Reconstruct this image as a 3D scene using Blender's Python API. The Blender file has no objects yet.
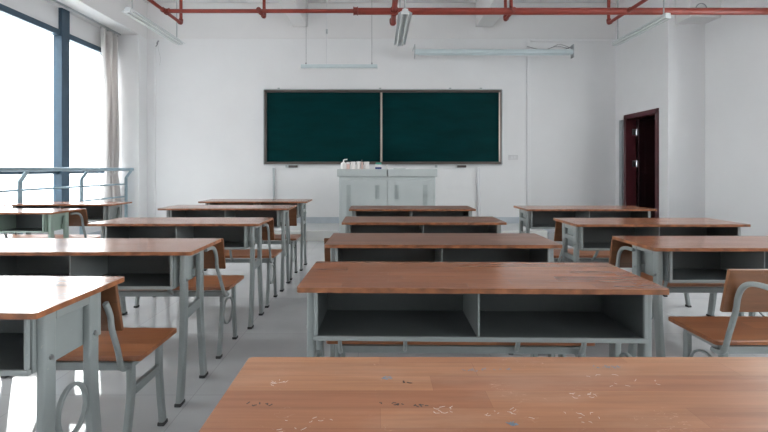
import bpy, bmesh, math, random
from mathutils import Vector, Matrix
random.seed(7)
C = bpy.context.scene.collection
CAM_Z = 1.13
F = 430.0
PI = math.pi

# ------------------------------------------------------------------ mesh helpers
class MB:
    def __init__(s): s.bm = bmesh.new(); s.mi = 0
    def _tag(s, faces):
        for f in faces: f.material_index = s.mi
    def box(s, x0, x1, y0, y1, z0, z1):
        v = [s.bm.verts.new(p) for p in ((x0,y0,z0),(x1,y0,z0),(x1,y1,z0),(x0,y1,z0),(x0,y0,z1),(x1,y0,z1),(x1,y1,z1),(x0,y1,z1))]
        s._tag([s.bm.faces.new([v[i] for i in q]) for q in ((3,2,1,0),(4,5,6,7),(0,1,5,4),(1,2,6,5),(2,3,7,6),(3,0,4,7))])
        return s
    def prism(s, pts, axis, a, b, side=None):
        """closed outline pts (2D) extruded along axis from a to b"""
        def P(p, t):
            if axis == 'z': return (p[0], p[1], t)
            if axis == 'y': return (p[0], t, p[1])
            return (t, p[0], p[1])
        A = [s.bm.verts.new(P(p, a)) for p in pts]; B = [s.bm.verts.new(P(p, b)) for p in pts]
        n = len(pts); keep = s.mi
        s._tag([s.bm.faces.new(A[::-1]), s.bm.faces.new(B)])
        if side is not None: s.mi = side
        s._tag([s.bm.faces.new((A[i], A[(i+1) % n], B[(i+1) % n], B[i])) for i in range(n)])
        s.mi = keep
        return s
    def sweep(s, path, prof, closed=False, up=Vector((1,0,0))):
        """sweep a 2D profile along a path; profile u axis = up"""
        path = [Vector(p) for p in path]; n = len(path); rings = []
        for i, p in enumerate(path):
            if closed: t = path[(i+1) % n] - path[i-1]
            elif i == 0: t = path[1] - p
            elif i == n-1: t = p - path[-2]
            else: t = (path[i+1]-p).normalized() + (p-path[i-1]).normalized()
            t.normalize()
            u = up - t*up.dot(t)
            if u.length < 1e-4: u = Vector((0,1,0)) - t*t.y
            u.normalize(); w = t.cross(u)
            rings.append([s.bm.verts.new(p + u*a + w*b) for a, b in prof])
        m = len(prof); fs = []
        for i in range(n if closed else n-1):
            A, B = rings[i], rings[(i+1) % n]
            for k in range(m): fs.append(s.bm.faces.new((A[k], A[(k+1) % m], B[(k+1) % m], B[k])))
        if not closed: fs.append(s.bm.faces.new(rings[0][::-1])); fs.append(s.bm.faces.new(rings[-1]))
        s._tag(fs)
        return s
    def tube(s, path, r, n=10, closed=False, up=Vector((1,0,0))):
        return s.sweep(path, [(r*math.cos(2*PI*k/n), r*math.sin(2*PI*k/n)) for k in range(n)], closed, up)
    def lathe(s, prof, cx=0, cy=0, n=20):
        rings = [[s.bm.verts.new((cx+r*math.cos(2*PI*k/n), cy+r*math.sin(2*PI*k/n), z)) for k in range(n)] for r, z in prof]
        fs = []
        for A, B in zip(rings, rings[1:]):
            for k in range(n): fs.append(s.bm.faces.new((A[k], A[(k+1) % n], B[(k+1) % n], B[k])))
        fs += [s.bm.faces.new(rings[0][::-1]), s.bm.faces.new(rings[-1])]
        s._tag(fs)
        return s
    def build(s, name, mats, parent=None, smooth=False, bevel=0, seg=2):
        bmesh.ops.recalc_face_normals(s.bm, faces=s.bm.faces)
        me = bpy.data.meshes.new(name); s.bm.to_mesh(me); s.bm.free()
        for m in (mats if isinstance(mats, (list, tuple)) else [mats]): me.materials.append(m)
        if smooth:
            for p in me.polygons: p.use_smooth = True
            me.set_sharp_from_angle(angle=math.radians(40))
        o = bpy.data.objects.new(name, me); C.objects.link(o)
        if bevel:
            b = o.modifiers.new('bevel', 'BEVEL'); b.width = bevel; b.segments = seg; b.limit_method = 'ANGLE'
        if parent: o.parent = parent
        return o

def bez(pts, n=6):
    """Catmull-Rom through points"""
    P = [Vector(p) for p in pts]; P = [2*P[0]-P[1]] + P + [2*P[-1]-P[-2]]; out = []
    for i in range(1, len(P)-2):
        for k in range(n):
            t = k/n
            out.append(.5*((2*P[i]) + (P[i+1]-P[i-1])*t + (2*P[i-1]-5*P[i]+4*P[i+1]-P[i+2])*t*t + (3*P[i]-P[i-1]-3*P[i+1]+P[i+2])*t**3))
    out.append(P[-2]); return out
def rrect(x0, x1, y0, y1, r, n=5):
    o = []
    for cx, cy, a in ((x1-r,y1-r,0),(x0+r,y1-r,90),(x0+r,y0+r,180),(x1-r,y0+r,270)):
        for k in range(n+1):
            t = math.radians(a+90*k/n); o.append((cx+r*math.cos(t), cy+r*math.sin(t)))
    return o
def rprof(w, d, r=.006): return rrect(-w/2, w/2, -d/2, d/2, r, 3)

def empty(name, label, cat, loc=(0,0,0), rz=0, group=None):
    o = bpy.data.objects.new(name, None); C.objects.link(o); o.empty_display_size = .1
    o.location = loc; o.rotation_euler = (0,0,rz); tag(o, label, cat, group); return o
def tag(o, label, cat, group=None, kind=None):
    o['label'] = label; o['category'] = cat
    if group: o['group'] = group
    if kind: o['kind'] = kind
    return o
def struct(o, label=None):
    o['kind'] = 'structure'
    if label: o['label'] = label
    return o
def copy_tree(o, parent=None):
    c = o.copy(); C.objects.link(c); c.parent = parent
    for ch in list(o.children): copy_tree(ch, c)
    return c

# ------------------------------------------------------------------ materials
def newmat(name):
    m = bpy.data.materials.new(name); m.use_nodes = True
    nt = m.node_tree; return m, nt, nt.nodes['Principled BSDF']
def N(nt, t, **kw):
    n = nt.nodes.new(t)
    for k, v in kw.items():
        if k.startswith('_'): setattr(n, k[1:], v)
        else: n.inputs[k.replace('__', ' ')].default_value = v
    return n
def L(nt, a, b): nt.links.new(a, b)
def col(c): return (c[0], c[1], c[2], 1)
def plain(name, c, rough=.5, metal=0, var=.06, scale=6, bump=0):
    m, nt, b = newmat(name)
    tc = N(nt, 'ShaderNodeTexCoord'); no = N(nt, 'ShaderNodeTexNoise', Scale=scale, Detail=4)
    L(nt, tc.outputs['Object'], no.inputs['Vector'])
    r = N(nt, 'ShaderNodeMapRange'); r.inputs[1].default_value = .3; r.inputs[2].default_value = .7
    r.inputs[3].default_value = 1-var; r.inputs[4].default_value = 1+var
    L(nt, no.outputs[0], r.inputs[0])
    mx = N(nt, 'ShaderNodeVectorMath', _operation='SCALE'); mx.inputs[0].default_value = c
    L(nt, r.outputs[0], mx.inputs['Scale']); L(nt, mx.outputs[0], b.inputs['Base Color'])
    b.inputs['Roughness'].default_value = rough; b.inputs['Metallic'].default_value = metal
    if bump:
        bu = N(nt, 'ShaderNodeBump', Strength=bump, Distance=.01); n2 = N(nt, 'ShaderNodeTexNoise', Scale=scale*12, Detail=3)
        L(nt, tc.outputs['Object'], n2.inputs['Vector']); L(nt, n2.outputs[0], bu.inputs['Height']); L(nt, bu.outputs[0], b.inputs['Normal'])
    return m
def wood(name, c1, c2, worn, rough, wear=.5, strip=.05, length=.42):
    """laminated strips of wood running along X, scratched lacquer"""
    m, nt, b = newmat(name)
    tc = N(nt, 'ShaderNodeTexCoord'); oi = N(nt, 'ShaderNodeObjectInfo')
    off = N(nt, 'ShaderNodeVectorMath', _operation='SCALE'); off.inputs[0].default_value = (7.3, 3.1, 0)
    L(nt, oi.outputs['Random'], off.inputs['Scale'])
    ad = N(nt, 'ShaderNodeVectorMath', _operation='ADD'); L(nt, tc.outputs['Object'], ad.inputs[0]); L(nt, off.outputs[0], ad.inputs[1])
    V = ad.outputs[0]
    br = N(nt, 'ShaderNodeTexBrick', Scale=1, Mortar__Size=.0004, Mortar__Smooth=.3, Bias=0, Brick__Width=length, Row__Height=strip, _offset=.37, _squash=1.3, _squash_frequency=3)
    br.inputs['Color1'].default_value = col(c1); br.inputs['Color2'].default_value = col(c2); br.inputs['Mortar'].default_value = col([x*.75 for x in c2])
    L(nt, V, br.inputs['Vector'])
    mp = N(nt, 'ShaderNodeMapping'); mp.inputs['Scale'].default_value = (1.6, 34, 20); L(nt, V, mp.inputs['Vector'])
    gr = N(nt, 'ShaderNodeTexNoise', Scale=2.2, Detail=7, Roughness=.62, Distortion=.4); L(nt, mp.outputs[0], gr.inputs['Vector'])
    gm = N(nt, 'ShaderNodeMapRange'); gm.inputs[1].default_value = .3; gm.inputs[2].default_value = .72; gm.inputs[3].default_value = .80; gm.inputs[4].default_value = 1.13
    L(nt, gr.outputs[0], gm.inputs[0])
    sc = N(nt, 'ShaderNodeVectorMath', _operation='SCALE'); L(nt, br.outputs['Color'], sc.inputs[0]); L(nt, gm.outputs[0], sc.inputs['Scale'])
    # faded patches
    p = N(nt, 'ShaderNodeTexNoise', Scale=5.5, Detail=5, Roughness=.6); mp2 = N(nt, 'ShaderNodeMapping'); mp2.inputs['Scale'].default_value = (.5, 1.6, 1)
    L(nt, V, mp2.inputs['Vector']); L(nt, mp2.outputs[0], p.inputs['Vector'])
    pr = N(nt, 'ShaderNodeMapRange'); pr.inputs[1].default_value = .5; pr.inputs[2].default_value = .72; pr.inputs[3].default_value = 0; pr.inputs[4].default_value = wear*.55
    L(nt, p.outputs[0], pr.inputs[0])
    mx = N(nt, 'ShaderNodeMix', _data_type='RGBA'); L(nt, pr.outputs[0], mx.inputs[0]); L(nt, sc.outputs[0], mx.inputs[6]); mx.inputs[7].default_value = col(worn)
    # fine scratches: thin iso-lines of a stretched noise, shown in patches
    mp3 = N(nt, 'ShaderNodeMapping'); mp3.inputs['Scale'].default_value = (5, 16, 5); mp3.inputs['Rotation'].default_value = (0, 0, .35); L(nt, V, mp3.inputs['Vector'])
    s1 = N(nt, 'ShaderNodeTexNoise', Scale=3.2, Detail=2.5, Distortion=1.2); L(nt, mp3.outputs[0], s1.inputs['Vector'])
    a1 = N(nt, 'ShaderNodeMath', _operation='SUBTRACT'); a1.inputs[1].default_value = .5; L(nt, s1.outputs[0], a1.inputs[0])
    a2 = N(nt, 'ShaderNodeMath', _operation='ABSOLUTE'); L(nt, a1.outputs[0], a2.inputs[0])
    a3 = N(nt, 'ShaderNodeMapRange'); a3.inputs[1].default_value = 0; a3.inputs[2].default_value = .009; a3.inputs[3].default_value = 1; a3.inputs[4].default_value = 0; L(nt, a2.outputs[0], a3.inputs[0])
    ms = N(nt, 'ShaderNodeTexNoise', Scale=9, Detail=6, Roughness=.75); L(nt, V, ms.inputs['Vector'])
    m3 = N(nt, 'ShaderNodeMapRange'); m3.inputs[1].default_value = .55; m3.inputs[2].default_value = .66; m3.inputs[4].default_value = wear; L(nt, ms.outputs[0], m3.inputs[0])
    mu = N(nt, 'ShaderNodeMath', _operation='MULTIPLY'); L(nt, a3.outputs[0], mu.inputs[0]); L(nt, m3.outputs[0], mu.inputs[1])
    mx2 = N(nt, 'ShaderNodeMix', _data_type='RGBA'); L(nt, mu.outputs[0], mx2.inputs[0]); L(nt, mx.outputs[2], mx2.inputs[6]); mx2.inputs[7].default_value = col([min(1, x*1.25+.12) for x in worn])
    # dark ink stains
    d = N(nt, 'ShaderNodeTexNoise', Scale=11, Detail=5, Roughness=.7); mp4 = N(nt, 'ShaderNodeMapping'); mp4.inputs['Scale'].default_value = (1, 3.2, 1); mp4.inputs['Location'].default_value = (4, 9, 1)
    L(nt, V, mp4.inputs['Vector']); L(nt, mp4.outputs[0], d.inputs['Vector'])
    dr = N(nt, 'ShaderNodeMapRange'); dr.inputs[1].default_value = .73; dr.inputs[2].default_value = .80; dr.inputs[4].default_value = .5*wear; L(nt, d.outputs[0], dr.inputs[0])
    mx3 = N(nt, 'ShaderNodeMix', _data_type='RGBA'); L(nt, dr.outputs[0], mx3.inputs[0]); L(nt, mx2.outputs[2], mx3.inputs[6]); mx3.inputs[7].default_value = col((.12,.085,.08))
    L(nt, mx3.outputs[2], b.inputs['Base Color'])
    rr = N(nt, 'ShaderNodeMapRange'); rr.inputs[1].default_value = .35; rr.inputs[2].default_value = .7; rr.inputs[3].default_value = rough; rr.inputs[4].default_value = min(1, rough+.07)
    L(nt, p.outputs[0], rr.inputs[0]); L(nt, rr.outputs[0], b.inputs['Roughness'])
    bu = N(nt, 'ShaderNodeBump', Strength=.03, Distance=.001); L(nt, gr.outputs[0], bu.inputs['Height']); L(nt, bu.outputs[0], b.inputs['Normal'])
    b.inputs['IOR'].default_value = 1.5
    return m
def chipped(name, c, under=(.42,.41,.39)):
    """painted steel with worn chips"""
    m, nt, b = newmat(name)
    tc = N(nt, 'ShaderNodeTexCoord'); oi = N(nt, 'ShaderNodeObjectInfo')
    ad = N(nt, 'ShaderNodeVectorMath', _operation='ADD'); L(nt, tc.outputs['Object'], ad.inputs[0]); L(nt, oi.outputs['Location'], ad.inputs[1])
    n1 = N(nt, 'ShaderNodeTexNoise', Scale=42, Detail=6, Roughness=.7); L(nt, ad.outputs[0], n1.inputs['Vector'])
    r1 = N(nt, 'ShaderNodeMapRange'); r1.inputs[1].default_value = .64; r1.inputs[2].default_value = .69; r1.inputs[4].default_value = .5; L(nt, n1.outputs[0], r1.inputs[0])
    n2 = N(nt, 'ShaderNodeTexNoise', Scale=5, Detail=3); L(nt, ad.outputs[0], n2.inputs['Vector'])
    r2 = N(nt, 'ShaderNodeMapRange'); r2.inputs[1].default_value = .3; r2.inputs[2].default_value = .7; r2.inputs[3].default_value = .9; r2.inputs[4].default_value = 1.08; L(nt, n2.outputs[0], r2.inputs[0])
    sc = N(nt, 'ShaderNodeVectorMath', _operation='SCALE'); sc.inputs[0].default_value = c; L(nt, r2.outputs[0], sc.inputs['Scale'])
    mx = N(nt, 'ShaderNodeMix', _data_type='RGBA'); L(nt, r1.outputs[0], mx.inputs[0]); L(nt, sc.outputs[0], mx.inputs[6]); mx.inputs[7].default_value = col(under)
    L(nt, mx.outputs[2], b.inputs['Base Color']); b.inputs['Roughness'].default_value = .42
    return m
def wallmat(name, c, bump=.12):
    m, nt, b = newmat(name)
    tc = N(nt, 'ShaderNodeTexCoord')
    n1 = N(nt, 'ShaderNodeTexNoise', Scale=1.3, Detail=6, Roughness=.55); L(nt, tc.outputs['Object'], n1.inputs['Vector'])
    r = N(nt, 'ShaderNodeMapRange'); r.inputs[1].default_value = .3; r.inputs[2].default_value = .7; r.inputs[3].default_value = .975; r.inputs[4].default_value = 1.02; L(nt, n1.outputs[0], r.inputs[0])
    sc = N(nt, 'ShaderNodeVectorMath', _operation='SCALE'); sc.inputs[0].default_value = c; L(nt, r.outputs[0], sc.inputs['Scale'])
    n2 = N(nt, 'ShaderNodeTexNoise', Scale=7, Detail=8, Roughness=.7); L(nt, tc.outputs['Object'], n2.inputs['Vector'])
    r2 = N(nt, 'ShaderNodeMapRange'); r2.inputs[1].default_value = .69; r2.inputs[2].default_value = .78; r2.inputs[4].default_value = .35; L(nt, n2.outputs[0], r2.inputs[0])
    mx = N(nt, 'ShaderNodeMix', _data_type='RGBA'); L(nt, r2.outputs[0], mx.inputs[0]); L(nt, sc.outputs[0], mx.inputs[6]); mx.inputs[7].default_value = (.56,.53,.50,1)
    L(nt, mx.outputs[2], b.inputs['Base Color']); b.inputs['Roughness'].default_value = .62
    bu = N(nt, 'ShaderNodeBump', Strength=bump, Distance=.01); n3 = N(nt, 'ShaderNodeTexNoise', Scale=3, Detail=5); L(nt, tc.outputs['Object'], n3.inputs['Vector'])
    L(nt, n3.outputs[0], bu.inputs['Height']); L(nt, bu.outputs[0], b.inputs['Normal'])
    return m
def floormat():
    m, nt, b = newmat('glossy_floor_tiles')
    tc = N(nt, 'ShaderNodeTexCoord')
    br = N(nt, 'ShaderNodeTexBrick', Scale=1, Mortar__Size=.0022, Mortar__Smooth=.1, Brick__Width=.8, Row__Height=.8, _offset=0)
    br.inputs['Color1'].default_value = (.47,.475,.485,1); br.inputs['Color2'].default_value = (.50,.505,.515,1); br.inputs['Mortar'].default_value = (.38,.38,.39,1)
    mp = N(nt, 'ShaderNodeMapping'); mp.inputs['Location'].default_value = (.12,.25,0); L(nt, tc.outputs['Object'], mp.inputs['Vector']); L(nt, mp.outputs[0], br.inputs['Vector'])
    n1 = N(nt, 'ShaderNodeTexNoise', Scale=3, Detail=5); L(nt, tc.outputs['Object'], n1.inputs['Vector'])
    r = N(nt, 'ShaderNodeMapRange'); r.inputs[1].default_value = .3; r.inputs[2].default_value = .7; r.inputs[3].default_value = .94; r.inputs[4].default_value = 1.05; L(nt, n1.outputs[0], r.inputs[0])
    sc = N(nt, 'ShaderNodeVectorMath', _operation='SCALE'); L(nt, br.outputs['Color'], sc.inputs[0]); L(nt, r.outputs[0], sc.inputs['Scale']); L(nt, sc.outputs[0], b.inputs['Base Color'])
    r2 = N(nt, 'ShaderNodeMapRange'); r2.inputs[1].default_value = .3; r2.inputs[2].default_value = .7; r2.inputs[3].default_value = .03; r2.inputs[4].default_value = .07; L(nt, n1.outputs[0], r2.inputs[0])
    L(nt, r2.outputs[0], b.inputs['Roughness']); b.inputs['IOR'].default_value = 1.6
    return m
def boardmat():
    m, nt, b = newmat('green_writing_board')
    tc = N(nt, 'ShaderNodeTexCoord'); n1 = N(nt, 'ShaderNodeTexNoise', Scale=2.2, Detail=6, Roughness=.6)
    mp = N(nt, 'ShaderNodeMapping'); mp.inputs['Scale'].default_value = (.6, 1, 2.4); L(nt, tc.outputs['Object'], mp.inputs['Vector']); L(nt, mp.outputs[0], n1.inputs['Vector'])
    cr = N(nt, 'ShaderNodeValToRGB'); cr.color_ramp.elements[0].color = (.0004,.022,.024,1); cr.color_ramp.elements[1].color = (.0008,.034,.036,1)
    cr.color_ramp.elements[0].position = .35; cr.color_ramp.elements[1].position = .7
    L(nt, n1.outputs[0], cr.inputs[0]); L(nt, cr.outputs[0], b.inputs['Base Color']); b.inputs['Roughness'].default_value = .5
    b.inputs['Specular IOR Level'].default_value = .05
    return m
def glassmat():
    m = bpy.data.materials.new('window_glass'); m.use_nodes = True; nt = m.node_tree; nt.nodes.clear()
    out = N(nt, 'ShaderNodeOutputMaterial'); tr = N(nt, 'ShaderNodeBsdfTransparent'); tr.inputs[0].default_value = (.93,.96,.97,1)
    gl = N(nt, 'ShaderNodeBsdfGlossy', Roughness=.02); lw = N(nt, 'ShaderNodeLayerWeight', Blend=.5); pw = N(nt, 'ShaderNodeMath', _operation='POWER'); pw.inputs[1].default_value = 4
    L(nt, lw.outputs['Facing'], pw.inputs[0]); fr = N(nt, 'ShaderNodeMapRange'); fr.inputs[3].default_value = .03; fr.inputs[4].default_value = .8; L(nt, pw.outputs[0], fr.inputs[0]); mx = N(nt, 'ShaderNodeMixShader')
    L(nt, fr.outputs[0], mx.inputs[0]); L(nt, tr.outputs[0], mx.inputs[1]); L(nt, gl.outputs[0], mx.inputs[2]); L(nt, mx.outputs[0], out.inputs[0])
    return m
def clothmat():
    m, nt, b = newmat('curtain_cloth')
    tc = N(nt, 'ShaderNodeTexCoord'); w = N(nt, 'ShaderNodeTexNoise', Scale=60, Detail=3); L(nt, tc.outputs['Object'], w.inputs['Vector'])
    r = N(nt, 'ShaderNodeMapRange'); r.inputs[3].default_value = .9; r.inputs[4].default_value = 1.08; L(nt, w.outputs[0], r.inputs[0])
    sc = N(nt, 'ShaderNodeVectorMath', _operation='SCALE'); sc.inputs[0].default_value = (.74,.72,.71); L(nt, r.outputs[0], sc.inputs['Scale']); L(nt, sc.outputs[0], b.inputs['Base Color'])
    b.inputs['Roughness'].default_value = .9
    out = nt.nodes['Material Output']; tl = N(nt, 'ShaderNodeBsdfTranslucent'); tl.inputs[0].default_value = (.66,.63,.62,1)
    mx = N(nt, 'ShaderNodeMixShader'); mx.inputs[0].default_value = .4
    L(nt, b.outputs[0], mx.inputs[1]); L(nt, tl.outputs[0], mx.inputs[2]); L(nt, mx.outputs[0], out.inputs[0])
    return m
def facademat(name, c, win, w=3.2, h=3.1):
    m, nt, b = newmat(name)
    tc = N(nt, 'ShaderNodeTexCoord'); sp = N(nt, 'ShaderNodeSeparateXYZ'); L(nt, tc.outputs['Object'], sp.inputs[0])
    ax = N(nt, 'ShaderNodeMath', _operation='ADD'); L(nt, sp.outputs[0], ax.inputs[0]); L(nt, sp.outputs[1], ax.inputs[1])
    cb = N(nt, 'ShaderNodeCombineXYZ'); L(nt, ax.outputs[0], cb.inputs[0]); L(nt, sp.outputs[2], cb.inputs[1])
    br = N(nt, 'ShaderNodeTexBrick', Scale=1, Mortar__Size=.8, Mortar__Smooth=0, Brick__Width=w, Row__Height=h, _offset=0)
    br.inputs['Color1'].default_value = col(win); br.inputs['Color2'].default_value = col([x*1.1 for x in win]); br.inputs['Mortar'].default_value = col(c)
    L(nt, cb.outputs[0], br.inputs['Vector']); L(nt, br.outputs['Color'], b.inputs['Base Color']); b.inputs['Roughness'].default_value = .6
    return m

M = dict(
    wood=wood('worn_orange_desk_wood', (.34,.140,.076), (.25,.094,.052), (.48,.29,.21), .15, .28),
    wood_front=wood('scratched_light_desk_wood', (.43,.205,.108), (.33,.135,.070), (.60,.42,.33), .36, .5, .055, .5),
    wood_dark=wood('weathered_dark_desk_wood', (.24,.115,.078), (.155,.078,.056), (.34,.24,.20), .32, .35),
    edge=plain('lacquered_wood_edge', (.25,.095,.04), .36, var=.45, scale=22),
    seatwood=wood('seat_wood', (.33,.122,.048), (.235,.082,.033), (.46,.26,.17), .30, .35, .075, .5),
    backwood=wood('backrest_wood', (.20,.075,.028), (.14,.052,.021), (.35,.20,.12), .34, .25, .09, .6),
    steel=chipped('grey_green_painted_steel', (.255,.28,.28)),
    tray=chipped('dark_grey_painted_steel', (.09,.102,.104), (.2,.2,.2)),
    greensteel=chipped('pale_green_painted_steel', (.29,.37,.32)),
    rubber=plain('black_rubber_cap', (.03,.03,.032), .7),
    bolt=plain('bolt_metal', (.35,.36,.37), .35, metal=.8),
    white=wallmat('white_wall_paint', (.765,.765,.772)),
    ceil=wallmat('white_ceiling_paint', (.73,.72,.72)),
    base=plain('blue_grey_skirting', (.50,.55,.60), .3),
    plat=plain('platform_tiles', (.60,.60,.585), .22, var=.03),
    red=plain('red_pipe_paint', (.25,.036,.022), .42, var=.12, scale=9),
    redd=plain('red_coupling_paint', (.20,.030,.020), .45, var=.12, scale=9),
    lamp=plain('white_lamp_enamel', (.60,.63,.64), .35, var=.02),
    tubem=plain('opal_lamp_tube', (.78,.80,.80), .2, var=.01),
    wire=plain('grey_wire', (.30,.30,.31), .5),
    pole=plain('white_conduit', (.68,.68,.70), .4, var=.02),
    screen=plain('pale_blue_housing', (.55,.63,.65), .4, var=.03),
    frameb=plain('brown_anodised_frame', (.085,.068,.06), .35, metal=.3),
    framel=plain('grey_aluminium_trim', (.42,.45,.46), .3, metal=.6),
    stile=plain('bronze_stile', (.40,.34,.30), .3, metal=.5),
    lect=plain('grey_green_cabinet_paint', (.44,.475,.475), .4, var=.025),
    lectd=plain('vent_slot_paint', (.24,.28,.28), .5),
    cup=plain('white_plastic', (.78,.76,.75), .4),
    pink=plain('pink_paper_label', (.70,.50,.46), .6),
    green=plain('green_plastic', (.05,.36,.27), .4), navy=plain('navy_paper', (.03,.06,.20), .6),
    winf=plain('dark_blue_aluminium', (.045,.085,.125), .3, metal=.2),
    panelb=plain('blue_spandrel_panel', (.20,.33,.46), .25),
    rail=plain('blue_grey_railing_paint', (.30,.40,.46), .3, metal=.3),
    maroon=plain('maroon_door_paint', (.085,.018,.024), .3, var=.1),
    maroond=plain('dark_maroon_door_leaf', (.025,.006,.008), .4, var=.2),
    hinge=plain('chrome_hinge', (.7,.72,.75), .25, metal=.9),
    sock=plain('socket_plastic', (.62,.62,.63), .4),
    chalk=plain('white_paint_fleck', (.72,.68,.66), .7), ink=plain('dark_ink', (.10,.07,.065), .7), blueink=plain('blue_grey_ink', (.20,.27,.34), .7),
    floor=floormat(), board=boardmat(), glass=glassmat(), cloth=clothmat(),
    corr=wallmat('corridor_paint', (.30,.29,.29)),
    facade1=facademat('pale_facade', (.62,.67,.72), (.38,.45,.52)), facade2=facademat('white_facade', (.70,.70,.71), (.48,.52,.57), 2.6, 3.0),
    ground=plain('outdoor_paving', (.45,.47,.48), .8, scale=.1),
    stain=plain('plaster_stain', (.50,.43,.36), .9),
)

# ------------------------------------------------------------------ the room
XL, XLI, XR, XR2 = -4.60, -4.13, 4.253, 4.79
YB, YF, ZC = 7.70, -7.0, 4.10
struct(MB().box(XL-.2, XR2+.2, YF-.2, YB+.2, -.15, 0).build('floor', M['floor']), 'glossy pale grey tiled classroom floor')
struct(MB().box(XL-.2, XR2+.2, YF-.2, YB+.2, ZC, ZC+.15).build('ceiling', M['ceil']), 'white painted concrete ceiling')
struct(MB().box(XL-.2, XR2+.2, YB, YB+.2, 0, ZC).build('wall_back', M['white']), 'white wall behind the green chalkboard')
struct(MB().box(XL-.2, XR2+.2, YF-.2, YF, 0, ZC).build('wall_rear', M['white']), 'white wall behind the camera')
# right wall: near part, return, far part with the doorway
DY0, DY1, DZ = 6.52, 7.40, 2.035
added_bays = [(-6.4, -4.0), (-3.2, -.8), (0, 2.2), (2.8, 5.1)]; RZ0, RZ1 = 1.6, 2.9  # openings added out of view to even out the daylight
w = MB().box(XR2, XR2+.2, YF, 6.30, 0, RZ0).box(XR2, XR2+.2, YF, 6.30, RZ1, ZC)
e_ = [YF]+[v for p in added_bays for v in p]+[6.30]
for i in range(0, 10, 2): w.box(XR2, XR2+.2, e_[i], e_[i+1], RZ0, RZ1)
struct(w.build('wall_right', M['white']), 'white right hand wall nearer the camera')
w = MB(); w.box(XR, XR2+.2, 6.30, 6.45, 0, ZC).box(XR, XR+.15, 6.45, DY0, 0, ZC).box(XR, XR+.15, DY1, YB, 0, ZC).box(XR, XR+.15, DY0, DY1, DZ, ZC)
struct(w.build('wall_right_door', M['white']), 'white stepped wall around the maroon doorway')
# corridor seen through the door
w = MB(); w.box(XR+.15, 6.2, 7.70, 7.80, 0, 2.9).box(6.2, 6.3, 6.45, 7.80, 0, 2.9).box(XR+.15, 6.2, 6.45, 6.50, 0, 2.9).box(XR+.15, 6.3, 6.45, 7.80, 2.9, 3.0).box(XR2+.2, 6.3, 6.45, 7.80, -.1, 0)
struct(w.build('wall_corridor', M['corr']), 'unlit corridor beyond the doorway')
# left wall: pillars, sill wall, upper band, edge beam
SILL = .50; WTOP = 3.05
bays = [(4.05, 7.43), (.35, 3.55), (-3.35, -.15), (-6.7, -3.85)]
w = MB(); w.box(XL-.2, XL, YF, YB, 0, SILL).box(XL-.2, XL, YF, YB, WTOP+.085, 3.455)
ys = [YF, -6.7, -3.85, -3.35, -.15, .35, 3.55, 4.05, 7.43, YB]
for i in range(0, 10, 2): w.box(XL-.2, XL, ys[i], ys[i+1], SILL, WTOP+.085)
struct(w.build('wall_left', M['white']), 'white window wall on the left')
w = MB()
for i in range(0, 10, 2): w.box(XL, XLI, ys[i], ys[i+1], 0, 3.455)
struct(w.build('trim_pillars', M['white'], bevel=.006), 'white pillars between the windows')
struct(MB().box(XL-.2, XLI, YF, YB, 3.455, ZC).build('trim_window_beam', M['ceil'], bevel=.006), 'white beam over the windows')
struct(MB().box(XLI, XR, 7.688, YB, 3.465, ZC).build('trim_back_beam', M['ceil'], bevel=.006), 'white beam across the top of the back wall')
struct(MB().box(-1.51, -1.258, YF, 7.688, 3.667, ZC).build('trim_ceiling_beam_left', M['ceil'], bevel=.006), 'white ceiling beam left of the middle lamp')
struct(MB().box(1.746, 2.045, YF, 7.688, 3.667, ZC).build('trim_ceiling_beam_right', M['ceil'], bevel=.006), 'white ceiling beam right of the middle lamp')
struct(MB().box(XR+.10, XR2, 6.0, 6.30, 3.25, ZC).build('trim_right_beam', M['ceil'], bevel=.006), 'white beam end by the right wall')
# skirting
struct(MB().box(XLI, XR, YB-.012, YB, 0, .27).build('baseboard_back', M['base']), 'blue grey skirting below the chalkboard wall')
struct(MB().box(XR2-.012, XR2, YF, 6.30, 0, .11).box(XR, XR2-.012, 6.288, 6.30, 0, .11).box(XR-.012, XR, 6.288, DY0-.06, 0, .11).box(XR-.012, XR, DY1+.06, YB-.012, 0, .11).build('baseboard_right', M['base']))
struct(MB().box(XLI, XLI+.012, 7.418, YB-.012, 0, .11).box(XL, XL+.012, 4.05, 7.43, 0, .11).box(XL+.012, XLI, 7.418, 7.43, 0, .11).build('baseboard_left', M['base']))
# teaching platform
struct(MB().box(-2.75, 2.66, 6.74, YB-.012, 0, .16).build('floor_platform', M['plat'], bevel=.008), 'low pale teaching platform in front of the back wall')

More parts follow.
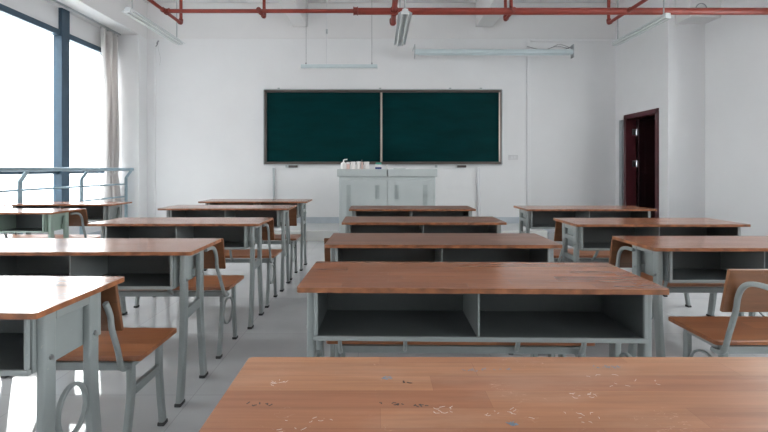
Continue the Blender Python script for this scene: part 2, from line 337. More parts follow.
# windows
for i, (a, b) in enumerate(bays):
    root = bpy.data.objects.new('window_%d' % (i+1), None); C.objects.link(root); root.location = (XL, (a+b)/2, SILL); struct(root, 'tall window with dark blue aluminium frame')
    y0, y1 = a-(a+b)/2, b-(a+b)/2; H = WTOP-SILL
    if i == 0: mull = [6.19-(a+b)/2, 5.00-(a+b)/2]
    else: mull = [y0+(y1-y0)*.36, y0+(y1-y0)*.68]
    f = MB(); f.box(-.08, .03, y0, y1, H, H+.085).box(-.08, 0, y0, y1, 0, .06).box(-.08, 0, y0, y0+.06, .06, H).box(-.08, 0, y1-.06, y1, .06, H).box(-.07, 0, y0+.06, y1-.06, .56, .62)
    for m_ in mull: f.box(-.08, .05, m_, m_+.16, .0, 3.455-SILL)
    f.build('window_frame', M['winf'], root, bevel=.004)
    edges = [y0+.06] + [v for m_ in sorted(mull) for v in (m_, m_+.16)] + [y1-.06]
    for k in range(0, 6, 2):
        MB().box(-.045, -.035, edges[k], edges[k+1], .62, H).build('pane', M['glass'], root)
        MB().box(-.045, -.035, edges[k], edges[k+1], .06, .56).build('pane', M['glass'], root)
    # portal for daylight sampling
    ld = bpy.data.lights.new('window_portal', 'AREA'); ld.shape = 'RECTANGLE'; ld.size = b-a-.1; ld.size_y = H-.05; ld.cycles.is_portal = True
    lo = bpy.data.objects.new('window_portal', ld); C.objects.link(lo); lo.location = (XL-.12, (a+b)/2, SILL+H/2); lo.rotation_euler = (PI/2, 0, -PI/2)

for i, (a, b) in enumerate(added_bays):  # added right-hand windows, never in view, for fill daylight
    root = bpy.data.objects.new('window_%d' % (i+5), None); C.objects.link(root); root.location = (XR2, (a+b)/2, RZ0); struct(root, 'added unseen side window letting fill daylight through the right wall')
    hh = (b-a)/2; H = RZ1-RZ0; f = MB()
    f.box(.02, .08, -hh, hh, 0, .05).box(.02, .08, -hh, hh, H-.05, H).box(.02, .08, -hh, -hh+.05, .05, H-.05).box(.02, .08, hh-.05, hh, .05, H-.05).box(.02, .08, -.025, .025, .05, H-.05)
    f.build('window_frame', M['winf'], root, bevel=.003)
    for q in (-1, 1): MB().box(.045, .052, min(q*.025, q*(hh-.05)), max(q*.025, q*(hh-.05)), .05, H-.05).build('pane', M['glass'], root)
    ld = bpy.data.lights.new('window_portal', 'AREA'); ld.shape = 'RECTANGLE'; ld.size = b-a-.1; ld.size_y = H-.05; ld.cycles.is_portal = True
    lo = bpy.data.objects.new('window_portal', ld); C.objects.link(lo); lo.location = (XR2+.12, (a+b)/2, RZ0+H/2); lo.rotation_euler = (PI/2, 0, PI/2)

# door
d = bpy.data.objects.new('door_1', None); C.objects.link(d); d.location = (XR, 7.0, 0); struct(d, 'maroon door frame with the door standing open into a dark corridor')
f = MB(); t = .055
f.box(-.02, .16, DY0-7.0-.012, DY0-7.0+t, 0, DZ).box(-.02, .16, DY1-7.0-t, DY1-7.0+.012, 0, DZ).box(-.02, .16, DY0-7.0-.012, DY1-7.0+.012, DZ-t, DZ+.02)
f.build('door_frame', M['maroon'], d, bevel=.004)
leaf = MB().box(.17, .93, DY1-7.0-.11, DY1-7.0-.065, .01, DZ-.06)
leaf.box(.27, .83, DY1-7.0-.118, DY1-7.0-.11, .2, .9).box(.27, .83, DY1-7.0-.118, DY1-7.0-.11, 1.05, 1.85)
leaf.build('door_leaf', M['maroond'], d, bevel=.003)
for z in (1.76, 1.22, .35):
    MB().box(.085, .165, DY1-7.0-t-.006, DY1-7.0-t, z-.055, z+.055).tube([(.165, DY1-7.0-t-.008, z-.055), (.165, DY1-7.0-t-.008, z+.055)], .011).build('hinge', M['hinge'], d, smooth=True)
struct(MB().box(XR-.03, XR, 7.44, 7.53, 0, 1.98).build('trim_1', M['framel']), 'narrow grey metal trim beside the door frame')

# railing before the window
r = empty('window_railing', 'blue grey metal safety railing across the left window', 'railing', (-4.33, 5.75, 0))
MB().sweep([(.10, -1.65, 1.125), (.10, 1.66, 1.125)], rprof(.05, .05, .015)).build('handrail', M['rail'], r, smooth=True)
for z in (.873, .66): MB().tube([(0, -1.65, z), (0, 1.655, z)], .014).build('rail_bar', M['rail'], r, smooth=True)
for y in (-1.55, -.55, .53, 1.64):
    p = MB(); p.sweep([(0, y, 0), (0, y, .98), (.085, y, 1.098)], rprof(.065, .018, .003), up=Vector((0,1,0)))
    p.box(-.04, .04, y-.03, y+.03, 0, .008); p.build('post', M['rail'], r, bevel=.001)

# curtain
def make_curtain():
    root = empty('curtain', 'beige curtain tied together at the far end of the left window', 'curtain', (-4.44, 7.13, 0))
    b = MB(); nz, nu = 44, 90; ztop, zbot = 3.39, .42; rows = []
    for j in range(nz+1):
        z = ztop+(zbot-ztop)*j/nz
        # gather profile: width along Y and centre
        if z > 1.05:
            k = (z-1.05)/(ztop-1.05); wd = .25+.22*k**.5
        else:
            k = (1.05-z)/(1.05-zbot); wd = .25+.24*k**.7
        cy = .01+.02*math.sin(z*1.3); row = []
        for i in range(nu+1):
            u = i/nu; ph = u*2*PI*3.0
            amp = .062*(1-.5*math.exp(-((z-1.05)/.25)**2))
            x = amp*math.sin(ph+.5*math.sin(z*1.1)+.35*math.sin(3*u+z)) + .010*math.sin(2.3*ph+z*2)
            y = cy+(u-.5)*wd + .030*math.cos(ph*1.0+z*.4)
            row.append(b.bm.verts.new((x, y, z)))
        rows.append(row)
    for A, B in zip(rows, rows[1:]):
        for i in range(nu): b.bm.faces.new((A[i], A[i+1], B[i+1], B[i]))
    o = b.build('curtain_cloth', M['cloth'], root, smooth=True)
    s = o.modifiers.new('thick', 'SOLIDIFY'); s.thickness = .003
    tb = MB(); ring = [(.068*math.cos(a), .02+.115*math.sin(a), 1.05+.02*math.sin(a*2)) for a in [2*PI*k/24 for k in range(24)]]
    tb.sweep(ring, rprof(.045, .008, .003), closed=True, up=Vector((0,0,1)))
    tb.sweep([(.07,.0,1.07), (.085,-.02,1.16), (.08,.01,1.12)], rprof(.03,.008,.003), up=Vector((0,1,0)))
    tb.build('tieback', M['cloth'], root, smooth=True)
    for k in range(6):
        MB().tube([(0, -.24+k*.09, 3.385), (.0, -.24+k*.09, 3.415)], .006, 6).build('hook', M['wire'], root)
make_curtain()
cr = empty('curtain_rail', 'grey curtain track under the beam over the left window', 'curtain rail', (-4.33, 5.75, 3.42))
MB().box(-.121, -.099, -1.69, 1.66, .012, .034).build('track', M['framel'], cr)
for y in (-1.3, -.2, .9): MB().box(-.130, -.09, y, y+.03, .020, .0345).build('bracket', M['framel'], cr)

# ------------------------------------------------------------------ outside
struct(MB().box(-300, 60, -150, 300, -12.3, -12).build('ground_outdoor', M['ground']), 'paved ground outside far below the window')
struct(MB().box(-40, -20, -80, 1, -12, 18).build('wall_light_blocker', M['corr']), 'added unseen block holding back daylight from the left windows')  # out of view, added to dim the sky light on the left of the room
b1 = empty('distant_building', 'pale tall building seen through the left window', 'building', (-60, 78, -12))
MB().box(-6, 6, -5, 5, 0, 30).build('facade', M['facade2'], b1); MB().box(-6.3, 6.3, -5.3, 5.3, 30, 30.6).build('roof_edge', M['facade2'], b1)
b2 = empty('low_building', 'long low pale blue building far outside behind the railing', 'building', (-62, 68, -12))
MB().box(-32, 14, -5, 4, 0, 12.0).build('facade', M['facade1'], b2); MB().box(-32.3, 14.3, -5.3, 4.3, 12.0, 12.5).build('roof_edge', M['facade2'], b2)

# ------------------------------------------------------------------ chalkboard
bd = empty('chalkboard', 'wide dark green double chalkboard hanging on the back wall', 'chalkboard', (.088, YB, 0))
X0, X1, Z0, Z1 = -2.11, 2.11, 1.215, 2.535; fw = .045
f = MB(); f.box(X0, X1, -.075, -.004, Z1-fw, Z1).box(X0, X1, -.075, -.004, Z0, Z0+fw).box(X0, X0+fw, -.075, -.004, Z0+fw, Z1-fw).box(X1-fw, X1, -.075, -.004, Z0+fw, Z1-fw)
f.build('frame', M['frameb'], bd, bevel=.006)
f = MB(); f.box(X0-.012, X1+.012, -.05, -.002, Z1, Z1+.02).box(X0-.012, X1+.012, -.05, -.002, Z0-.018, Z0).box(X0-.022, X0, -.05, -.002, Z0, Z1).box(X1, X1+.022, -.05, -.002, Z0, Z1)
f.build('outer_trim', M['framel'], bd, bevel=.003)
MB().box(X0+fw, -.018, -.045, -.006, Z0+fw, Z1-fw).build('writing_panel', M['board'], bd)
MB().box(-.018, X1-fw, -.045, -.006, Z0+fw, Z1-fw).build('writing_panel', M['board'], bd)
MB().box(-.048, -.012, -.068, -.046, Z0+fw, Z1-fw).build('centre_stile', M['stile'], bd, bevel=.003)
MB().box(X1-fw-.012, X1-fw+.012, -.082, -.0755, Z0+fw, Z1-fw).build('side_strip', M['stile'], bd)
for x in (-1.86, -.05, 1.2, 1.75): MB().box(x-.02, x+.02, -.03, -.003, Z1+.02, Z1+.045).build('wall_clip', M['framel'], bd)
for x in (-1.72, .95): MB().box(x-.02, x+.02, -.03, -.003, Z0-.06, Z0-.018).build('wall_clip', M['framel'], bd)
for x in (-1.6, 1.40): MB().box(x-.075, x+.075, -.09, -.004, Z0-.06, Z0-.019).build('eraser_box', M['frameb'], bd, bevel=.004)

# conduits on the back wall
def conduit(name, pts, rad, label, cat='conduit', m='pole', clips=True):
    o = MB().tube(pts, rad, 10, up=Vector((0,1,0)) if pts[0][0] == pts[-1][0] else Vector((0,0,1))).build(name, M[m], None, smooth=True)
    return tag(o, label, cat)
conduit('cable_conduit', [(-1.86, YB-.035, .16), (-1.86, YB-.035, 1.15)], .018, 'thin grey pipe running down from the left half of the chalkboard', m='framel')
conduit('cable_conduit', [(1.80, YB-.04, .16), (1.80, YB-.04, .7), (1.785, YB-.04, .95), (1.80, YB-.04, 1.15)], .026, 'slightly bent white pipe below the right end of the chalkboard')
tag(MB().box(2.66, 2.72, YB-.03, YB-.001, .16, 3.42).build('cable_trunking', M['white'], bevel=.004), 'white vertical cable trunking right of the chalkboard', 'trunking')
tag(MB().box(2.73, XR-.005, YB-.03, YB-.001, 3.40, 3.43).build('cable_trunking', M['white'], bevel=.004), 'thin white horizontal trunking high on the back wall', 'trunking')
tag(MB().box(-4.02, -3.98, YB-.03, YB-.001, .27, 3.40).build('cable_trunking', M['white'], bevel=.004), 'white vertical trunking in the corner beside the left pillar', 'trunking')
so = empty('wall_socket', 'small pale socket plate on the wall right of the chalkboard', 'socket', (2.42, YB, 1.34))
MB().box(-.085, .085, -.010, -.001, -.045, .045).build('plate', M['sock'], so, bevel=.003); MB().box(-.04, -.005, -.014, -.010, -.02, .02).box(.01, .045, -.014, -.010, -.02, .02).build('switch', M['pole'], so)
hk = empty('wall_hook', 'small dark hook with a dangling wire on the back wall left of the pendant lamp', 'hook', (-3.93, YB, 3.36))
MB().tube([(0, -.032, 0), (0, -.05, .01), (.03, -.06, .05)], .012, 8).tube([(0,-.032,0), (-.03,-.04,-.05)], .008, 8).build('hook_body', M['wire'], hk); MB().tube(bez([(.0,-.033,0), (.02,-.035,-.12), (.05,-.035,-.25), (.04,-.035,-.38)]), .0015, 6).build('wire', M['wire'], hk)

# projector screen housing
sh = empty('screen_housing', 'long pale blue tubular screen housing high above the right half of the chalkboard', 'screen housing', (0, 7.2, 3.09))
xa, xb = .62, 3.25
MB().sweep([(xa, 0, 0), (xb, 0, 0)], rrect(-.042, .042, -.042, .042, .028, 4), up=Vector((0,0,1))).build('casing', M['screen'], sh, smooth=True)
MB().box(xa+.05, xb-.05, -.010, .010, -.056, -.0425).build('bottom_bar', M['screen'], sh)
for x in (xa-.012, xb): MB().box(x, x+.012, -.05, .06, -.10, .12).build('end_plate', M['framel'], sh, bevel=.003)
for x in (xa-.006, xb+.006): MB().tube([(x, .05, .10), (x, .44, .14)], .010, 6).build('wall_arm', M['framel'], sh)
MB().tube(bez([(xb-.05, .0, .055), (xb-.25, .02, .10), (xb-.45, .1, .06), (xb-.62, .38, .20)]), .006, 6).tube(bez([(xb-.0, .0, .06), (xb-.2, .02, .13), (xb-.35, 0, .07)]), .006, 6).build('cable', M['wire'], sh)

# lamps
def pendant(loc, length, along, label, twin=True):
    """fluorescent batten hanging on two rods; along = 'y' or 'x'; origin is the batten centre"""
    root = empty('pendant_lamp', label, 'lamp', loc, 0 if along == 'y' else PI/2)
    h = length/2; top = ZC-loc[2]
    prof = [(-.022,.03), (.022,.03), (.026,.012), (.078,-.018), (.078,-.023), (.024,.0), (-.024,.0), (-.078,-.023), (-.078,-.018), (-.026,.012)]
    b = MB(); b.prism(prof, 'y', -h, h); b.build('reflector', M['lamp'], root, bevel=.002)
    for y in (-h, h): MB().box(-.032, .032, y-(.012 if y < 0 else 0), y+(.012 if y > 0 else 0), -.036, .024).build('end_cap', M['lamp'], root, bevel=.005)
    for x in ((-.034, .034) if twin else (0,)): MB().tube([(x, -h, -.025), (x, h, -.025)], .012, 12).build('lamp_tube', M['tubem'], root, smooth=True)
    for y in (-h*.88, h*.86) if along == 'y' else (-h*.78, h*.88): MB().tube([(0, y, .03), (0, y, top)], .004 if along == 'x' else .008, 8).build('suspension_rod', M['wire'] if along == 'x' else M['framel'], root, smooth=True)
    return root
pendant((-2.74, 5.33, 2.88), 1.22, 'y', 'white twin tube pendant lamp hanging near the left window')
pendant((.30, 5.35, 2.87), 1.22, 'y', 'white twin tube pendant lamp seen end on above the chalkboard middle')
pendant((3.38, 5.58, 2.925), 1.12, 'y', 'white twin tube pendant lamp hanging near the right corner')
bl = empty('board_lamp', 'slim white lamp hanging level on thin wires above the left half of the chalkboard', 'lamp', (-.63, 7.0, 2.80))
MB().sweep([(-.62, 0, 0), (.62, 0, 0)], rrect(-.028, .028, -.035, .035, .008, 3), up=Vector((0,0,1))).build('batten', M['screen'], bl, smooth=True)
MB().tube([(-.58, .01, -.030), (.58, .01, -.030)], .010).build('lamp_tube', M['tubem'], bl, smooth=True)
for x in (-.54, .53): MB().box(x-.012, x+.012, -.015, .015, .026, .06).tube([(x, 0, .06), (x, 0, ZC-2.80)], .004, 6).build('suspension_wire', M['wire'], bl)
MB().tube([(-.21, .05, -.0), (-.21, .05, ZC-2.80)], .007, 6).build('power_cable', M['pole'], bl)
MB().box(-.225, -.195, .035, .065, .55, .62).build('cable_joint', M['framel'], bl)
tag(MB().tube([(4.50+.075*math.cos(a), 5.985, 3.36+.075*math.sin(a)) for a in [math.radians(t) for t in range(-60, 260, 20)]], .007, 6, up=Vector((0,1,0))).build('loose_cable', M['wire'], smooth=True), 'small loop of grey cable on the beam end high in the right corner', 'cable')

# sprinkler pipework
PY, PZ = 5.2, 3.04
sp = empty('sprinkler_pipework', 'red fire sprinkler pipes running across the room below the ceiling', 'pipework', (0, PY, PZ))
X = Vector((0,0,1))
MB().tube([(-2.58, 0, 0), (-.24, 0, 0)], .024, 14, up=X).build('main_pipe', M['red'], sp, smooth=True)
MB().tube([(-.24, 0, -.003), (XR2-.004, 0, -.003)], .041, 16, up=X).build('main_pipe', M['red'], sp, smooth=True)
def coupling(x, y, r, l, ax='x'):
    v = Vector((l/2,0,0)) if ax == 'x' else Vector((0,l/2,0)); c = Vector((x,y,0)); up = Vector((0,0,1))
    b = MB(); b.tube([c-v, c+v], r, 14, up=up)
    b.tube([c-v*1.2, c-v*.75], r*1.16, 14, up=up); b.tube([c+v*.75, c+v*1.2], r*1.16, 14, up=up)
    b.build('coupling', M['redd'], sp, smooth=True)
coupling(-.27, 0, .044, .045); coupling(-2.55, 0, .030, .05); 
def branch(x, y0, y1, r, riser=True, rt=ZC-PZ-.002):
    MB().tube([(x, y0, 0), (x, y1-.02, 0)], r, 12, up=X).build('branch_pipe', M['red'], sp, smooth=True)
    coupling(x, 0, max(r*1.25, .026), .09, 'y')
    b = MB(); b.tube(bez([(x, y1-.05, 0), (x, y1-.01, .005), (x, y1, .05)], 5), r*1.35, 12); b.build('elbow', M['redd'], sp, smooth=True)
    if riser: MB().tube([(x, y1, .04), (x, y1, rt)], r*.95, 12).build('riser', M['red'], sp, smooth=True)
branch(-2.58, -3.0, .43, .021)
branch(-1.43, -.02, .20, .021, True, 3.665-PZ)
branch(.195, -3.0, .43, .033, False)
branch(1.63, -.02, .30, .021)
MB().tube([(1.61, 0, .03), (1.61, 0, ZC-PZ-.002)], .021, 12).build('riser', M['red'], sp, smooth=True)
branch(3.02, -3.0, .43, .021)

# ------------------------------------------------------------------ lectern and things on it
le = empty('multimedia_lectern', 'grey green metal teacher cabinet standing below the chalkboard', 'lectern', (.13, 6.0, 0))
MB().box(-.675, .675, .02, .58, 0, 1.02).build('body', M['lect'], le, bevel=.006)
MB().box(-.70, -.005, 0, .60, 1.022, 1.128).build('lid', M['lect'], le, bevel=.008)
MB().box(.005, .70, 0, .60, 1.022, 1.128).build('lid', M['lect'], le, bevel=.008)
for s, x0, x1 in ((-1, -.63, -.003), (1, .003, .63)):
    dd = MB().box(x0, x1, 0.008, .0195, .12, .97).build('door', M['lect'], le, bevel=.004)
    xs = ((-.57,-.51,1), (-.17,-.11,0)) if s < 0 else ((.10,.16,0), (.50,.56,1))
    for a, b_, long_ in xs:
        v = MB()
        for k in range(40 if long_ else 18): v.box(a, b_, .004, .0075, .90-k*.011, .904-k*.011)
        v.build('vent', M['lectd'], dd)
kb = MB().lathe([(.02,0), (.022,.012), (.012,.02)], n=14).build('lock_knob', M['wire'], le, smooth=True); kb.location = (.06, .008, .60); kb.rotation_euler = (PI/2,0,0)
LT = 1.1285
def pot(x, y, r, h, label, mats=('cup', 'pink'), lidm='cup', shape='cup'):
    root = empty(shape, label, shape.split('_')[-1], (x, y, LT), 0, 'pots and boxes on the lectern')
    MB().lathe([(r*.9,0), (r,.006), (r,h*.84), (r*.94,h*.86)], n=18).build('body', M['cup'], root, smooth=True)
    MB().lathe([(r*1.05,h*.86), (r*1.05,h*.97), (r*.8,h)], n=18).build('lid', M[lidm], root, smooth=True)
    return root
bt = empty('pump_bottle', 'white pump bottle, leftmost of the items on the lectern', 'bottle', (-.49, 6.12, LT))
MB().lathe([(.036,0), (.04,.006), (.04,.08), (.018,.1), (.014,.105)], n=18).build('body', M['cup'], bt, smooth=True)
MB().tube([(0,0,.10), (0,0,.125), (.01,0,.133), (.055,0,.138)], .009, 8, up=Vector((0,1,0))).build('pump', M['cup'], bt, smooth=True)
pc = empty('chalk_box', 'pink and white chalk box right beside the pump bottle on the lectern', 'box', (-.425, 6.13, LT))
MB().box(-.022, .022, -.03, .03, 0, .095).build('carton', M['pink'], pc, bevel=.003); MB().box(-.0235, .0235, -.0315, .0315, .07, .10).build('lid', M['cup'], pc, bevel=.003)
pot(-.355, 6.12, .036, .105, 'white lidded pot between the pink chalk box and the next pot', shape='pot')
pot(-.275, 6.13, .034, .108, 'white lidded pot with a pink card beside it on the lectern', shape='pot')
pc2 = empty('chalk_box', 'small pink card box standing between two white pots on the lectern', 'box', (-.225, 6.12, LT))
MB().box(-.012, .012, -.03, .03, 0, .10).build('carton', M['pink'], pc2, bevel=.002); MB().tube([(.0,0,.10),(-.006,0,.135)], .003, 6).build('brush_tip', M['wire'], pc2)
pot(-.165, 6.13, .040, .104, 'widest white lidded pot, rightmost of the pots on the lectern', shape='pot')
gb = empty('small_box', 'small white box with green lid and dark blue base on the lectern', 'box', (.005, 6.12, LT))
MB().box(-.045, .045, -.03, .03, 0, .028).build('base', M['navy'], gb, bevel=.003); MB().box(-.05, .045, -.032, .032, .0285, .066).build('middle', M['cup'], gb, bevel=.003); MB().box(-.038, .042, -.034, .034, .0665, .092).build('lid', M['green'], gb, bevel=.003)
tag(MB().box(.118, .142, 6.10, 6.15, LT, LT+.06).box(.10, .117, 6.11, 6.15, LT, LT+.02).build('chalk_stub_box', M['cup'], bevel=.003), 'tiny white carton, rightmost of the items on the lectern', 'box')
tag(MB().box(.0, .17, 0, .04, 0, .012).build('chalk_tray', M['lect'], bevel=.003), 'flat grey tray lying on the right half of the lectern top', 'tray').location = (.22, 6.05, LT)

# ------------------------------------------------------------------ desks
DW, DD = .604, .40
def add_leg(par, x, y0, y1, ztop, mat, sgn=0):
    pts = bez([(x, y0, ztop), (x, y0, .50), (x, y0-.004*sgn*-1, .36), (x, (y0+y1)/2+.0, .17), (x, y1, .012)], 6)
    lg = MB().sweep(pts, rprof(.026, .046, .006)).build('leg', mat, par, smooth=True)
    MB().box(x-.016, x+.016, y1-.027, y1+.027, 0, .016).build('foot_cap', M['rubber'], lg, bevel=.004)
    return lg
def make_desk(h=.739, variant='ring', wide=False, top='wood', steel='steel', marks=None):
    root = bpy.data.objects.new('school_desk', None); C.objects.link(root); st = M[steel]
    t = .017; zt = h-t
    bx, lx = (.552, .568) if wide else (.50, .535)
    b = MB(); b.prism(rrect(-DW, DW, 0, DD, .009, 4), 'z', zt, h, side=1)
    ed = [e for e in b.bm.edges if len(e.link_faces) == 2 and e.calc_face_angle(0) > 1.2]
    bmesh.ops.bevel(b.bm, geom=ed, offset=.004, segments=3, profile=.5, affect='EDGES')
    if marks: marks(b)
    b.build('tabletop', [M[top], M['edge'], M['ink'], M['blueink'], M['chalk']], root)
    # storage tray: open towards the sitter (near side)
    zb = h-.184; ya, yb = .045, .335; th = .0025; zu = zt-.003
    b = MB(); b.box(-bx, bx, ya, yb, zb, zb+th).box(-bx, bx, yb-th, yb, zb+th, zu).box(-bx, -bx+th, ya, yb-th, zb+th, zu).box(bx-th, bx, ya, yb-th, zb+th, zu).box(-bx+th, bx-th, ya+.02, yb-th, zu-th, zu)
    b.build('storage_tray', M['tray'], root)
    b = MB()
    b.box(-bx-.002, bx+.002, ya-.012, ya-.0005, zb-.004, zb+.012)            # lower lip
    for s in (-1, 1):
        b.box(min(s*bx, s*(bx-.012)), max(s*bx, s*(bx-.012)), ya-.012, ya-.0005, zb+.0125, zu)
    b.build('tray_rim', st, root, bevel=.003)
    for s in (-1, 1): MB().box(min(s*(bx+.0005), s*(bx+.0045)), max(s*(bx+.0005), s*(bx+.0045)), ya, yb, zb-.002, zu).build('side_panel', st, root)
    MB().box(-.003, .003, ya+.002, yb-.004, zb+.003, zu-.004).build('divider', st, root)
    MB().box(-bx, bx, yb+.001, yb+.005, zb-.004, zu).build('modesty_panel', st, root)
    for s in (-1, 1):
        x = s*lx
        add_leg(root, x, .080, .035, zt-.001, st, -1); add_leg(root, x, .268, .318, zt-.001, st, 1)
        y0, y1 = .104, .244
        MB().box(x-.012, x+.012, y0, y1, zt-.035, zt-.002).build('top_rail', st, root, bevel=.003)
        if variant == 'ring':
            cy, cz = .182, .375
            ring = [(x, cy+.060*math.cos(a), cz+.078*math.sin(a)) for a in [2*PI*k/28 for k in range(28)]]
            MB().sweep(ring, rprof(.016, .012, .004), closed=True).build('side_ring', st, root, smooth=True)
        elif variant == 'bars':
            for z in (h-.115, h-.255): MB().box(x-.011, x+.011, y0-.002, y1+.004, z-.016, z+.016).build('cross_bar', st, root, bevel=.003)
        else:
            z = .42; MB().prism([(y0-.003, z-.028), (y1+.006, z-.018), (y1+.004, z+.030), (y0-.003, z+.022)], 'x', x-.011, x+.011).build('cross_bar', st, root, bevel=.003)
        # bolts through brackets that hold the tray
        for yy in (.10, .25):
            xa_, xb_ = sorted((s*(bx+.005), s*(lx-.0135)))
            if xb_-xa_ > .003: MB().box(xa_, xb_, yy-.012, yy+.012, zb+.012, zb+.05).build('tray_bracket', st, root)
        for yy in (.080, .268):
            q = MB().tube([(x+s*.0132, yy, zb+.03), (x+s*.018, yy, zb+.03)], .008, 8, up=Vector((0,0,1))); q.build('bolt', M['bolt'], root)
    return root
def make_bench(sz=.415, back=0.0, side='ring', steel='steel', bz=.332, w=.585, hw=.60, arch=True, xo=None):
    """seat plank near edge at y=0, far edge .30; back = how far the backrest stands behind"""
    root = bpy.data.objects.new('school_bench', None); C.objects.link(root); st = M[steel]; t = .02
    MB().prism(rrect(-w, w, 0, .30, .012, 3), 'z', sz-t, sz).build('seat', M['seatwood'], root, bevel=.004)
    # frame under the seat
    zf = sz-t-.001
    b = MB(); b.box(-.545, .545, .012, .036, zf-.040, zf-.008).box(-.545, .545, .222, .246, zf-.034, zf)
    for s in (-1, 1): b.box(s*.5335-.0125, s*.5335+.0125, .037, .221, zf-.03, zf)
    b.build('seat_frame', st, root, bevel=.003)
    # backrest plank
    yb0, yb1 = -.045+back, -.085+back; z0, z1 = bz+.22, bz+.400
    d = Vector((0, yb1-yb0, z1-z0)).normalized(); nrm = Vector((0, d.z, -d.y))
    P0 = Vector((0, yb0, z0)); P1 = Vector((0, yb1, z1)); pr = [P0-nrm*.007, P0+nrm*.007, P1+nrm*.007, P1-nrm*.007]
    MB().prism([(p.y, p.z) for p in pr], 'x', -hw, hw).build('backrest', M['backwood'], root, bevel=.003)
    xo = xo or (.560 if arch else .52)
    for x in (-xo, -.24, .24, xo):
        outer = abs(x) > .4
        if outer: pts = [(x, .05, zf-.032), (x, .015, zf-.032), (x, -.014, zf-.012), (x, (yb0-.045)*.45, zf+.07), (x, yb0-.026, z0+.01), (x, yb0-.036, z0+.065)]
        else: pts = [(x, .0105, zf-.018), (x, -.012, zf-.006), (x, (yb0-.04)*.5, zf+.06), (x, yb0-.026, z0+.01), (x, yb0-.036, z0+.065), (x, yb1-.023, z0+.13)]
        if outer and arch: pts += [(x, yb0-.052, z0+.103), (x, yb0-.080, z0+.130), (x, yb0-.125, z0+.142), (x, yb0-.19, z0+.143)]
        elif outer: pts += [(x, yb1-.023, z0+.12)]
        sp_ = MB().sweep(bez(pts, 5), rprof(.017, .020, .006)).build('backrest_tube', st, root, smooth=True)
    for s in (-1, 1):
        x = s*.5335
        for y0, y1 in ((.024, -.025), (.234, .265)):
            pts = bez([(x, y0, zf-.031), (x, y0, .27), (x, y0*.8+y1*.2-(.008 if y1 < 0 else -.004), .16), (x, y1, .012)], 6)
            lg = MB().sweep(pts, rprof(.024, .032, .006)).build('leg', st, root, smooth=True)
            MB().box(x-.015, x+.015, y1-.020, y1+.020, 0, .016).build('foot_cap', M['rubber'], lg, bevel=.004)
        if side == 'ring':
            ring = [(x, .129+.085*math.cos(a), .235+.078*math.sin(a)) for a in [2*PI*k/28 for k in range(28)]]
            MB().sweep(ring, rprof(.014, .010, .003), closed=True).build('side_ring', st, root, smooth=True)
        else:
            MB().box(x-.011, x+.011, .042, .217, .25, .285).build('cross_bar', st, root, bevel=.003)
    return root
protos = {}
def place(kind, key, fn, kw, x, y, rz, label, group):
    k = (kind,)+tuple(sorted((a, str(v)) for a, v in kw.items()))
    if k in protos: o = copy_tree(protos[k])
    else: o = fn(**kw); protos[k] = o
    o.location = (x, y, 0); o.rotation_euler = (0, 0, math.radians(rz))
    tag(o, label, key, group); return o
G1, G2 = 'double school desks in rows', 'benches set before the desks'
def desk(x, y, label, rz=0, **kw): return place('desk', 'desk', make_desk, kw, x, y, rz, label, G1)
def bench(x, y, label, rz=0, **kw): return place('bench', 'bench', make_bench, kw, x, y, rz, label, G2)

# worn marks in the surface of the nearest desk (surface pattern of its tabletop)
rng = random.Random(3)
def loc(px, py):
    D = F*.391/(py-169); return ((px-378)*D/F-CX, D-.494)
def front_marks(b):
    def strokes(n, mi, spots, length, wd):
        b.mi = mi
        for px, py, sx, sy in spots:
            cx, cy = loc(px, py)
            for _ in range(n):
                x = cx+rng.uniform(-sx, sx); y = cy+rng.uniform(-sy, sy); a = rng.uniform(-.9, .9)+(PI/2 if rng.random() < .25 else 0); l = length*rng.uniform(.3, 1)
                k = rng.uniform(-.35, .35)*l; dx, dy = math.cos(a), math.sin(a)
                P = [(x, y, .7391), (x+dx*l*.5-dy*k, y+dy*l*.5+dx*k, .7391), (x+dx*l, y+dy*l, .7391)]
                b.sweep([Vector(p) for p in P], [(-wd*.5, -.0002), (wd*.5, -.0002), (wd*.5, .0002), (-wd*.5, .0002)], up=Vector((-dy, dx, 0)))
    strokes(7, 2, [(259,405,.022,.004), (389,404.5,.03,.003), (418,405.5,.014,.002), (406,382,.006,.003)], .008, .0022)
    strokes(14, 3, [(487,370,.05,.004), (386,378,.008,.003), (606,367,.03,.004), (511,424,.006,.003)], .010, .0014)
    strokes(9, 4, [(432,412,.05,.014), (500,412,.03,.008), (276,382,.012,.006), (580,395,.03,.006), (560,417,.06,.016), (630,380,.08,.03), (300,425,.05,.02)], .012, .00045)
    b.mi = 0
CX = .337
front = desk(CX, .494, 'nearest wooden desk, its scratched light orange top filling the bottom of the view', top='wood_front', wide=True, marks=front_marks)
desk(CX, 1.395, 'middle column desk with its open two compartment shelf in full view, second from camera', -1.2, wide=True, h=.742)
desk(CX-.005, 2.18, 'middle column desk with a dark weathered top, third from the camera', -.5, wide=True, top='wood_dark', h=.745)
desk(CX, 3.14, 'middle column desk with a dark worn top, fourth from the camera', -.2, wide=True, top='wood_dark')
desk(CX-.01, 4.08, 'middle column desk closest to the grey teacher cabinet', 0, wide=True, top='wood_dark', h=.748)
# left column
desk(-1.53, 1.176, 'nearest left desk, cut by the photo edge, with a ring in its side frame', -1.0, wide=True)
desk(-1.485, 2.026, 'left column desk with a bright window glare on its top, beside the aisle', 0, variant='gusset')
desk(-1.44, 3.02, 'left column desk third from the front wall, between two benches', 0, variant='gusset', h=.745)
desk(-1.425, 3.95, 'left column desk second from the front wall', 0, h=.767)
desk(-1.39, 4.76, 'left column desk nearest the chalkboard wall, two crossbars in its side frame', 0, h=.770, variant='bars')
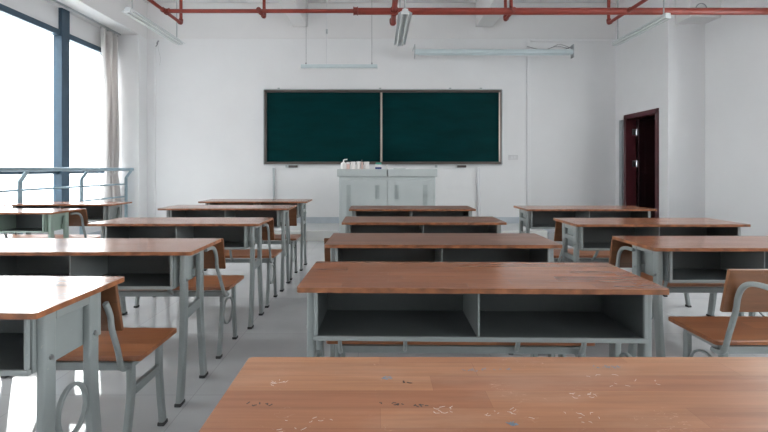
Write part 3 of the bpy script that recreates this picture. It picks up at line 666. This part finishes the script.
# far left column
desk(-3.53, 3.86, 'far left desk with pale green legs, cut by the photo edge', 0, steel='greensteel')
desk(-3.545, 4.75, 'far left desk closest to the curtain and the window railing', 0)
# right column
desk(2.012, 2.19, 'right column desk nearest the camera, its near corner over the aisle', 0, h=.727)
desk(1.975, 2.97, 'right column desk with pale side frame of two crossbars, second from the camera', 0, variant='bars', h=.747, wide=True)
desk(1.982, 3.98, 'right column desk nearest the maroon doorway', 0, wide=True, variant='bars', h=.757)

bench(CX+.02, 1.865, 'bench mostly hidden under the second desk of the middle column', -1.0, sz=.385, bz=.305, arch=False)
bench(CX-.06, 2.66, 'bench whose backrest edge shows left of the dark topped third middle desk', 0, sz=.385, bz=.315, arch=False)
bench(CX, 3.61, 'bench hidden behind the fourth desk of the middle column', 0, sz=.385, bz=.305, arch=False)
bench(-1.49, 1.645, 'nearest orange bench seat on the left, standing by the aisle', -.5, side='bar', hw=.545, bz=.312, arch=False, xo=.52)
bench(-1.485, 2.60, 'left bench with a side ring behind the desk with window glare', 0, back=-.055)
bench(-1.44, 3.54, 'left bench with dark tube arching behind the third left column desk', 0)
bench(-1.425, 4.42, 'left bench closest to the chalkboard wall', 0, arch=False)
bench(-3.53, 4.40, 'bench behind the far left desk with green legs, below the railing', 0)
bench(2.012, 2.68, 'right column bench with its backrest edge behind the nearest right desk', 0, bz=.307)
bench(2.01, 3.55, 'right column bench between the second desk and the desk by the doorway', 0, back=-.06, arch=False)
bench(1.99, 1.79, 'orange bench seat at the lower right photo edge, nearest the camera', 0)

# ------------------------------------------------------------------ daylight, camera
w = bpy.data.worlds.new('overcast_sky'); bpy.context.scene.world = w; w.use_nodes = True; nt = w.node_tree
bg = nt.nodes['Background']
tc = N(nt, 'ShaderNodeTexCoord'); sx = N(nt, 'ShaderNodeSeparateXYZ'); L(nt, tc.outputs['Generated'], sx.inputs[0])
cr = N(nt, 'ShaderNodeValToRGB'); cr.color_ramp.elements[0].position = .45; cr.color_ramp.elements[0].color = (.72,.70,.69,1); cr.color_ramp.elements[1].position = .62; cr.color_ramp.elements[1].color = (1,.975,.95,1)
mr = N(nt, 'ShaderNodeMapRange'); mr.inputs[1].default_value = -1; mr.inputs[2].default_value = 1; L(nt, sx.outputs[2], mr.inputs[0]); L(nt, mr.outputs[0], cr.inputs[0]); L(nt, cr.outputs[0], bg.inputs[0])
bg.inputs[1].default_value = 3.2
cam = bpy.data.cameras.new('camera'); co = bpy.data.objects.new('camera', cam); C.objects.link(co)
co.location = (0, 0, CAM_Z); co.rotation_euler = (PI/2, 0, 0)
cam.sensor_width = 36; cam.sensor_fit = 'HORIZONTAL'; cam.lens = F/768*36; cam.clip_start = .02; cam.clip_end = 600
cam.shift_x = (384-378)/768; cam.shift_y = -(216-169)/768
sc = bpy.context.scene; sc.camera = co
sc.view_settings.view_transform = 'Standard'; sc.view_settings.look = 'None'; sc.view_settings.gamma = 1; sc.view_settings.use_curve_mapping = False
sc.view_settings.exposure = 2.27
sc.cycles.max_bounces = 14; sc.cycles.diffuse_bounces = 8; sc.cycles.glossy_bounces = 5; sc.cycles.transparent_max_bounces = 12
sc.cycles.use_denoising = True; sc.cycles.sample_clamp_indirect = 12
